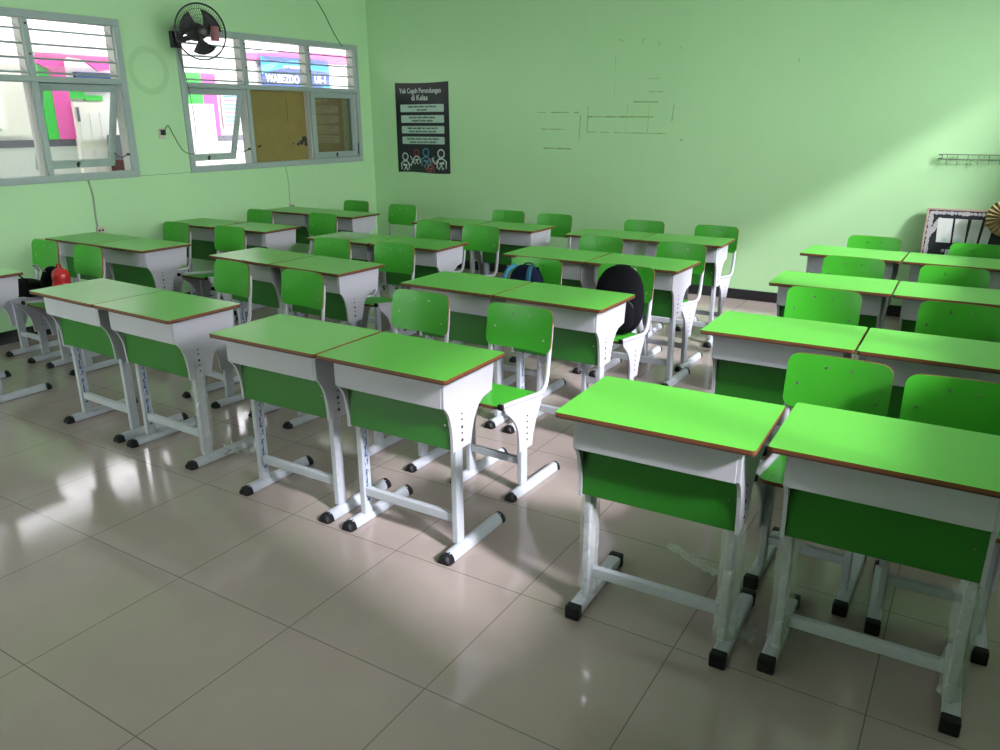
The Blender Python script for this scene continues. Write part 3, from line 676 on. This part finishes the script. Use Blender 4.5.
# power point and cord
r_ = empty('wall_socket', (XL, 4.70, 1.59)); b = MB(); b.bbox((0, -.03, -.045), (.012, .03, .045), M['socket'], .004); b.build('plate', r_)
b = MB(); b.bbox((.012, -.018, -.012), (.045, .018, .035), M['black'], .005); b.build('plug', r_); tag(r_, 'cream wall socket with a black plug between the two windows', 'socket')
def catm(pts, n=6):
    P = [Vector(p) for p in pts]; P = [P[0]*2-P[1]]+P+[P[-1]*2-P[-2]]; out = []
    for i in range(1, len(P)-2):
        for k in range(n):
            t = k/n; out.append(.5*((2*P[i])+(P[i+1]-P[i-1])*t+(2*P[i-1]-5*P[i]+4*P[i+1]-P[i+2])*t*t+(3*P[i]-P[i-1]-3*P[i+1]+P[i+2])*t**3))
    return out+[P[-2]]
xw = XL+.006
tag(MB().tube(catm([(XL+.04, 4.71, 1.62), (XL+.03, 4.76, 1.66), (xw, 4.82, 1.58), (xw, 4.90, 1.44), (xw+.02, 4.99, 1.40), (XL+.032, 5.03, 1.45), (XL+.032, 5.055, 1.70), (XL+.032, 5.03, 2.0), (XL+.032, 4.99, 2.2), (XL+.034, 4.955, 2.36)]), .0032, M['cord'], 6).build('fan_cord'), 'thin black fan cord looping from the socket up past the window', 'cord')
tag(MB().tube(catm([(xw, 6.76, 3.0), (xw, 6.93, 2.82), (xw, 7.05, 2.65), (XL+.024, 7.17, 2.49)]), .004, M['cord'], 6).build('wall_cable'), 'thin dark cable running down the wall to the corner window', 'cord')
# twisted cords under windows
for i, (y0, y1, lab) in enumerate(((3.925, 3.95, 'left'), (6.170, 6.20, 'right'))):
    t = MB(); n = 60
    for ph in (0, PI):
        if i == 1 and ph: continue
        amp = .006 if i == 0 else .002
        t.tube([(xw+.002+amp*.6*math.cos(k*.9+ph), y0+(y1-y0)*k/n+amp*math.sin(k*.9+ph)+.01*math.sin(k/n*5), 1.222-(1.222-.83)*k/n) for k in range(n+1)], .003 if i == 0 else .0025, M['greycord'], 5)
    tag(t.build('hanging_cord'), 'grey twisted cord hanging below the nearer window' if i == 0 else 'thin grey cord hanging below the window nearest the corner', 'cord')
    r_ = empty('power_outlet', (XL, y1+.01, .80)); b = MB(); b.bbox((0, -.035, -.03), (.02, .035, .03), M['socket'], .005); b.build('plate', r_)
    b = MB(); b.disc((.021, -.014, 0), .009, 0, .004, M['black']); b.disc((.021, .016, 0), .009, 0, .004, M['black']); b.build('holes', r_)
    tag(r_, 'small cream outlet on the wall at the foot of the %s hanging cord' % lab, 'socket')

# ------------------------------------------------------------------ poster
r_ = empty('wall_poster', (-5.79, YB, 1.10)); b = MB(); yp = -.004
n = 8; top = [(-.385+.77*k/n, 1.012-.010*math.sin(k/n*PI)+.0*k) for k in range(n+1)]; bot = [(.385-.77*k/n-.0, -.002-.006*math.sin(k/n*PI*2)) for k in range(n+1)]
b.prism(bot[::-1]+top[::-1], 1, -.004, -.0005, M['posterblack']); b.build('sheet', r_)
XT = lambda x, z: Matrix.Translation((x, yp-.0012, z)) @ Matrix.Rotation(PI/2, 4, 'X')
b = MB(); text_mb(b, 'Yuk Cegah Perundungan', .078, M['posterwhite'], XT(-.02, .895), .0012, .0004, stretch=.78); text_mb(b, 'di Kelas', .085, M['posterwhite'], XT(-.03, .815), .0015, .0004, stretch=.9); b.build('title', r_)
lines = [('setiap siswa saling menghargai', 'dan peduli'), ('laporkan bila melihat teman', 'menjadi korban ejekan'), ('tidak mengejek dan mengganggu', 'teman dengan alasan apa pun'), ('bersikap ramah, sopan dan santun', 'kepada semua warga sekolah')]
for k, (l1, l2) in enumerate(lines):
    zc = .728-.120*k; p = MB(); p.prism(rrect(-.315+.004*k, zc-.042, .315, zc+.042, .012, 3), 1, yp-.0012, yp, M['posterpale'])
    for j, l in enumerate((l1, l2)): text_mb(p, l, .034, M['postertext'], Matrix.Translation((0, yp-.0018, zc+.008-.036*j)) @ Matrix.Rotation(PI/2, 4, 'X'), .0012, .0003)
    p.build('text_box', r_)
def doodle(cx, cz, s, head, body, flip=1):
    d = MB()
    def ring(x, z, r0, r1, m, n=18, o=0):
        for k in range(n):
            a, c_ = 2*PI*k/n, 2*PI*(k+1)/n
            d.add([(x+q*math.cos(t), yp-.001-o, z+q*math.sin(t)) for q, t in ((r0, a), (r0, c_), (r1, c_), (r1, a))], [(0,1,2,3)], m)
    ring(cx, cz+.07*s, .028*s, .042*s, head)
    tb = lambda pts, m, r=.008: d.tube([(cx+flip*p[0]*s, yp-.001, cz+p[1]*s) for p in pts], r*s, m, 6, flat=.25, up=(0, 1, 0))
    tb([(-.05, -.06), (-.055, 0), (-.02, .025), (.02, .025), (.05, .0), (.045, -.06)], body); tb([(-.02, -.07), (0, -.03), (.03, -.07)], body); tb([(.03, .0), (.07, -.02), (.10, .03)], body); tb([(-.03, -.01), (.02, -.02)], body, .012)
    return d
doodle(-.27, .10, 1.15, M['posterwhite'], M['posterwhite']).build('doodle_figure', r_)
doodle(-.10, .16, .95, M['posterred'], M['posterwhite'], -1).build('doodle_figure', r_)
doodle(.04, .15, 1.2, M['posterblue'], M['posterblue']).build('doodle_figure', r_)
doodle(.10, .06, .95, M['posterred'], M['posterred'], -1).build('doodle_figure', r_)
doodle(.26, .13, 1.3, M['posterwhite'], M['posterwhite'], -1).build('doodle_figure', r_)
tag(r_, 'black poster with white title and four pale text boxes near the corner', 'poster')

# ------------------------------------------------------------------ hook rack
r_ = empty('hook_rack', (-.385, YB, 1.37)); b = MB()
b.tube(catm([(.62, -.018, .038), (.02, -.018, .038), (.0, -.018, .030), (0, -.018, .010), (.02, -.018, .0), (.62, -.018, .0)], 3), .0035, M['wire'], 6)
for k in range(3): b.tube([(.08+.22*k, 0, .02), (.08+.22*k, -.018, .02)], .004, M['wire'], 6)
b.build('rail', r_)
for k in range(8):
    x = .035+.075*k; h = MB(); h.tube(catm([(x, -.018, .038), (x, -.022, .0), (x, -.03, -.03), (x, -.045, -.038), (x, -.055, -.02)], 3), .0028, M['wire'], 6); h.build('hook', r_)
tag(r_, 'thin wire hook rack fixed on the back wall above the display board', 'hook rack')
# ------------------------------------------------------------------ display board leaning on the back wall
r_ = empty('display_board', (-.43, YB-.20, 0)); XB = Matrix.Rotation(R(-9.5), 4, 'X') @ Matrix.Translation((0, 0, 0))
W_, Hb = 1.20, .985
b = MB(); b.box((.016, .0, .016), (W_-.016, .012, Hb-.016), M['boardblack'], XB); b.build('panel', r_)
b = MB()
for a, c_ in (((0, -.008, 0), (.016, .018, Hb)), ((W_-.016, -.008, 0), (W_, .018, Hb)), ((.016, -.008, 0), (W_-.016, .018, .016)), ((.016, -.008, Hb-.016), (W_-.016, .018, Hb))): b.bbox(a, c_, M['boardframe'], .003, XB)
b.build('frame', r_)
b = MB(); rnd = random.Random(3)
def lace(x0, z0, x1, z1, w):
    n = 40
    for k in range(n):
        t = (k+.5)/n; cx = x0+(x1-x0)*t; cz = z0+(z1-z0)*t; rr = w*rnd.uniform(.45, .75)
        poly = [(cx+rr*math.cos(2*PI*q/10)*rnd.uniform(.75, 1.1), cz+rr*math.sin(2*PI*q/10)*rnd.uniform(.75, 1.1)) for q in range(10)]
        b.prism(poly, 1, -.003-.0001*k, -.001, M['lace'], XB)
lace(.038, .03, .038, Hb-.03, .030); lace(.03, Hb-.036, W_-.03, Hb-.036, .028); lace(.11, Hb-.09, .055, Hb-.20, .032); lace(W_-.05, .04, W_-.05, Hb-.05, .036)
b.build('lace_border', r_)
for k, (x, w, lean, h) in enumerate(((.160, .112, .02, .20), (.272, .092, .01, .20), (.365, .078, -.02, .20), (.450, .066, -.035, .20), (.21, .05, 0, .05))):
    z0 = .705 if k < 4 else .60; p = MB()
    p.prism([(x-w/2+lean*0, z0), (x+w/2+lean*0-.005, z0), (x+w/2-lean*.6, z0+h), (x-w/2-lean*.6, z0+h)], 1, -.005, -.003, M['paper'], XB)
    if k == 3: p.prism([(x-.02, z0+.15), (x+.02, z0+.15), (x+.02, z0+.185), (x-.02, z0+.185)], 1, -.0056, -.005, M['fanpaper'], XB)
    p.prism([(x-.02, z0+.01), (x+.02, z0+.01), (x+.02, z0+.035), (x-.015, z0+.045)], 1, -.0056, -.005, M['posterpale'], XB)
    p.build('pinned_paper', r_)
b = MB(); b.disc((.17, -.004, .645), .012, 1, .006, M['lace']); b.build('pin', r_)
tag(r_, 'black display board with lace border and pinned papers leaning on the back wall', 'board')
# round pleated paper fan on the wall
r_ = empty('paper_fan', (.155, YB-.125, .930)); b = MB(); n = 48; vs = []; fs = []
vs.append((0, -.02, 0))
for k in range(n):
    a = 2*PI*k/n; z = -.012 if k % 2 else .0; vs.append((.152*math.cos(a), z, .152*math.sin(a)))
for k in range(n): fs.append((0, 1+k, 1+(k+1) % n))
b.add(vs, fs, M['fanpaper']); o = b.build('pleats', r_); md = o.modifiers.new('s', 'SOLIDIFY'); md.thickness = .002
b = MB()
for k in range(0, n, 2):
    a = 2*PI*k/n; b.tube([(.02*math.cos(a), -.0215, .02*math.sin(a)), (.151*math.cos(a), -.003, .151*math.sin(a))], .0022, M['edgedark'], 4)
b.build('ribs', r_); b = MB(); b.disc((0, -.024, 0), .018, 1, .008, M['edge']); b.build('centre', r_)
tag(r_, 'round pleated olive paper fan overlapping the top of the display board', 'paper fan')

# ------------------------------------------------------------------ outside the left windows
XO = -9.5
structure(MB().box((-16, -6, -.25), (XL-.15, 20, -.10), M['paving']).build('ground'), 'pale concrete yard outside the windows', 'ground')
r_ = empty('school_building', (XO, 6, -.1))
b = MB(); b.box((-.2, -9, 0), (0, 9, 3.1), M['owhite']); b.build('wall', r_)
b = MB(); b.box((0, -9, 0), (.03, 9, 1.52), M['paper']); b.build('tiled_dado', r_)
b = MB(); b.box((0, -9, 1.52), (.04, 9, 1.60), M['odark']); b.build('dado_band', r_)
def ydoor(y0, y1, ztop=2.02):
    d = MB(); d.box((.0, y0-6, .05), (.10, y1-6, ztop), M['odoor'])
    w = (y1-y0)
    for q in range(3):
        a = y0-6+w*(.1+.28*q); d.box((.10, a, .3), (.108, a+w*.22, ztop-.55), M['owhite']); d.box((.10, a, ztop-.45), (.108, a+w*.22, ztop-.12), M['owhite'])
    o = d.build('door', r_); MB().box((.10, y0-6+.03, ztop-.22), (.125, y0-6+.05, ztop-.06), M['odark']).build('hinge', o)
ydoor(5.60, 6.07); ydoor(7.14, 7.62)
def col(y0, y1, m, z0=1.6, z1=2.55, d=.05): MB().box((0.0, y0-6, z0), (d, y1-6, z1), m).build('painted_stripe', r_)
col(5.28, 5.40, M['ogreen'], d=.055); col(5.40, 5.60, M['pink'], d=.06); col(5.60, 5.80, M['ogreen'], 2.06, 2.20); col(5.80, 6.02, M['ogreen'], 2.04, 2.10)
col(5.72, 6.2, M['navy'], 2.14, 2.36, .07)
col(7.20, 7.50, M['ogreen'], 2.02, 2.42); col(7.50, 7.62, M['pink'], 2.02, 2.42); col(7.62, 7.74, M['pink'], 1.6, 2.42)
b = MB(); b.box((0, 3.9-6, 1.65), (.06, 5.05-6, 2.5), M['odoor'])
for q in range(8): b.box((.05, 3.95-6, 1.70+.1*q), (.08, 4.75-6, 1.73+.1*q), M['winframe'])
b.build('louvred_window', r_)
tag(r_, 'white school building across the yard with pink and green painted stripes', 'building')
# notice sheet with a list, seen through the second window
b = MB(); b.box((0, 0, 0), (.02, .55, .52), M['paper']); 
for q in range(8): b.box((.02, .04, .05+.055*q), (.022, .30+.2*random.random(), .068+.055*q), M['bannerblue'] if q % 3 else M['pink'])
o = b.build('notice_sheet'); o.location = (XO+.01, 7.82, 1.58); tag(o, 'printed notice sheet on the building beside the pink stripe', 'notice')
# pink fascia cloth
b = MB(); n = 16; up_ = []; lo = []
for k in range(n+1):
    y = 8.3+2.35*k/n; up_.append((y, 2.60+.06*(1-abs(2*k/n-1)*.6)+.10*k/n)); lo.append((y, 2.50+.10*k/n+.03*math.sin(k*.8)))
b.prism(lo+up_[::-1], 0, XO+.003, XO+.05, M['pink']); tag(b.build('pink_bunting'), 'long pink cloth strip hung above the blue banner outside', 'bunting')
b = MB(); b.prism([(5.25, 2.44), (5.25, 2.33), (5.42, 2.25), (5.62, 2.42), (5.80, 2.40), (5.98, 2.27), (6.35, 2.33), (6.35, 2.44)], 0, XO+.08, XO+.12, M['pink'])
tag(b.build('pink_bunting'), 'pink cloth swag above the cream door outside the nearer window', 'bunting')
# banner
r_ = empty('blue_banner', (XO+.08, 8.55, 2.11)); b = MB(); bw, bh = 1.42, .50
b.box((0, 0, 0), (.015, bw, bh), M['navy'])
b.prism([(0, bh*.5), (0, bh), (bw*.15, bh*.80), (bw*.45, bh*.93), (bw, bh*.80), (bw, bh*.62), (bw*.4, bh*.72)], 0, .015, .017, M['bannerblue'])
b.prism([(0, bh*.48), (0, bh*.72), (bw*.3, bh*.88), (bw*.12, bh*.60)], 0, .017, .0185, M['bannercyan'])
b.prism([(bw*.62, 0), (bw, 0), (bw, bh*.30), (bw*.80, bh*.12)], 0, .015, .017, M['bannerblue'])
b.prism([(bw*.78, 0), (bw, 0), (bw, bh*.18)], 0, .017, .0185, M['bannercyan'])
b.build('sheet', r_)
b = MB(); XT2 = lambda y, z: Matrix.Translation((.020, y, z)) @ Matrix.Rotation(PI/2, 4, 'Z') @ Matrix.Rotation(PI/2, 4, 'X')
text_mb(b, 'WABEZDO YO', .165, M['white'], XT2(.07, .13), .004, .001, align='LEFT', stretch=.82); text_mb(b, 'US-1', .165, M['white'], XT2(1.07, .15), .004, .001, align='LEFT', stretch=.82); text_mb(b, 'SMP NEGERI', .06, M['white'], XT2(bw*.42, .34), .001, .001); b.build('lettering', r_)
tag(r_, 'dark blue banner with white capital lettering hung outside the corner window', 'banner')
# dark cabinet outside
r_ = empty('outdoor_cabinet', (XO+.36, 6.02, -.1)); b = MB(); b.bbox((-.2, -.10, .0), (.2, .42, 1.35), M['maroon'], .01); b.bbox((-.2, -.10, 1.35), (.2, .42, 1.64), M['slate'], .01); b.build('body', r_)
b = MB(); b.bbox((.2, -.07, .06), (.215, .39, 1.28), M['black'], .004); o = b.build('door', r_); MB().bbox((.215, .33, .7), (.235, .35, .85), M['bolt'], .004).build('handle', o)
tag(r_, 'dark cabinet standing outside behind the gap of the open sash', 'cabinet')
# added slab that keeps sky and sun off the building outside
ro = MB(); ro.box((-9.0, -6, 2.95), (XL-.15, 16, 3.05), M['shade_slab']); structure(ro.build('added_slab_1'), 'added white slab shading the building outside', 'shade_slab')

# ------------------------------------------------------------------ light
w = bpy.data.worlds.new('World'); sc.world = w; w.use_nodes = True; nt = w.node_tree
bg = nt.nodes['Background']; N = nt.nodes.new; L = nt.links.new
tc = N('ShaderNodeTexCoord'); dt = N('ShaderNodeVectorMath'); dt.operation = 'DOT_PRODUCT'; nv = N('ShaderNodeVectorMath'); nv.operation = 'NORMALIZE'
L(tc.outputs['Generated'], nv.inputs[0]); L(nv.outputs[0], dt.inputs[0]); dt.inputs[1].default_value = Vector((.80, -.20, .55)).normalized()
rp = N('ShaderNodeValToRGB'); e = rp.color_ramp.elements; e[0].position = 0.0; e[0].color = (0.22, 0.22, 0.23, 1); e[1].position = 1.0; e[1].color = (0.98, 0.96, 1, 1)
x = rp.color_ramp.elements.new(0.6); x.color = (0.35, 0.36, 0.39, 1)
L(dt.outputs['Value'], rp.inputs[0]); L(rp.outputs[0], bg.inputs['Color']); bg.inputs['Strength'].default_value = 16.5
def sun(name, d, strength, ang, col):
    l = bpy.data.lights.new(name, 'SUN'); l.energy = strength; l.angle = R(ang); l.color = col
    o = bpy.data.objects.new(name, l); C.objects.link(o); o.rotation_euler = Vector(d).to_track_quat('-Z', 'Y').to_euler(); return o
sun('hazy_sun', (-1, .30, -.72), 7.2, 6, (0.96, 0.93, 1.0))

# ------------------------------------------------------------------ camera
cam = bpy.data.cameras.new('Camera'); co = bpy.data.objects.new('Camera', cam); C.objects.link(co); sc.camera = co
f_, pitch, roll, yaw, h_ = 774.42, .319577, -.00501463, -.555123, 1.706518
cam.sensor_fit = 'HORIZONTAL'; cam.sensor_width = 36; cam.lens = f_*36/1000; cam.clip_start = .05
fw = Vector((math.sin(yaw)*math.cos(pitch), math.cos(yaw)*math.cos(pitch), -math.sin(pitch)))
rt = Vector((math.cos(yaw), -math.sin(yaw), 0)); up = rt.cross(fw)
r2 = math.cos(roll)*rt+math.sin(roll)*up; u2 = -math.sin(roll)*rt+math.cos(roll)*up
mw = Matrix(((r2.x, u2.x, -fw.x, 0), (r2.y, u2.y, -fw.y, 0), (r2.z, u2.z, -fw.z, h_), (0, 0, 0, 1))); co.matrix_world = mw

vs = sc.view_settings; vs.view_transform = 'Standard'; vs.look = 'None'; vs.gamma = 1; vs.use_curve_mapping = False; vs.exposure = 0.14
sc.display_settings.display_device = 'sRGB'
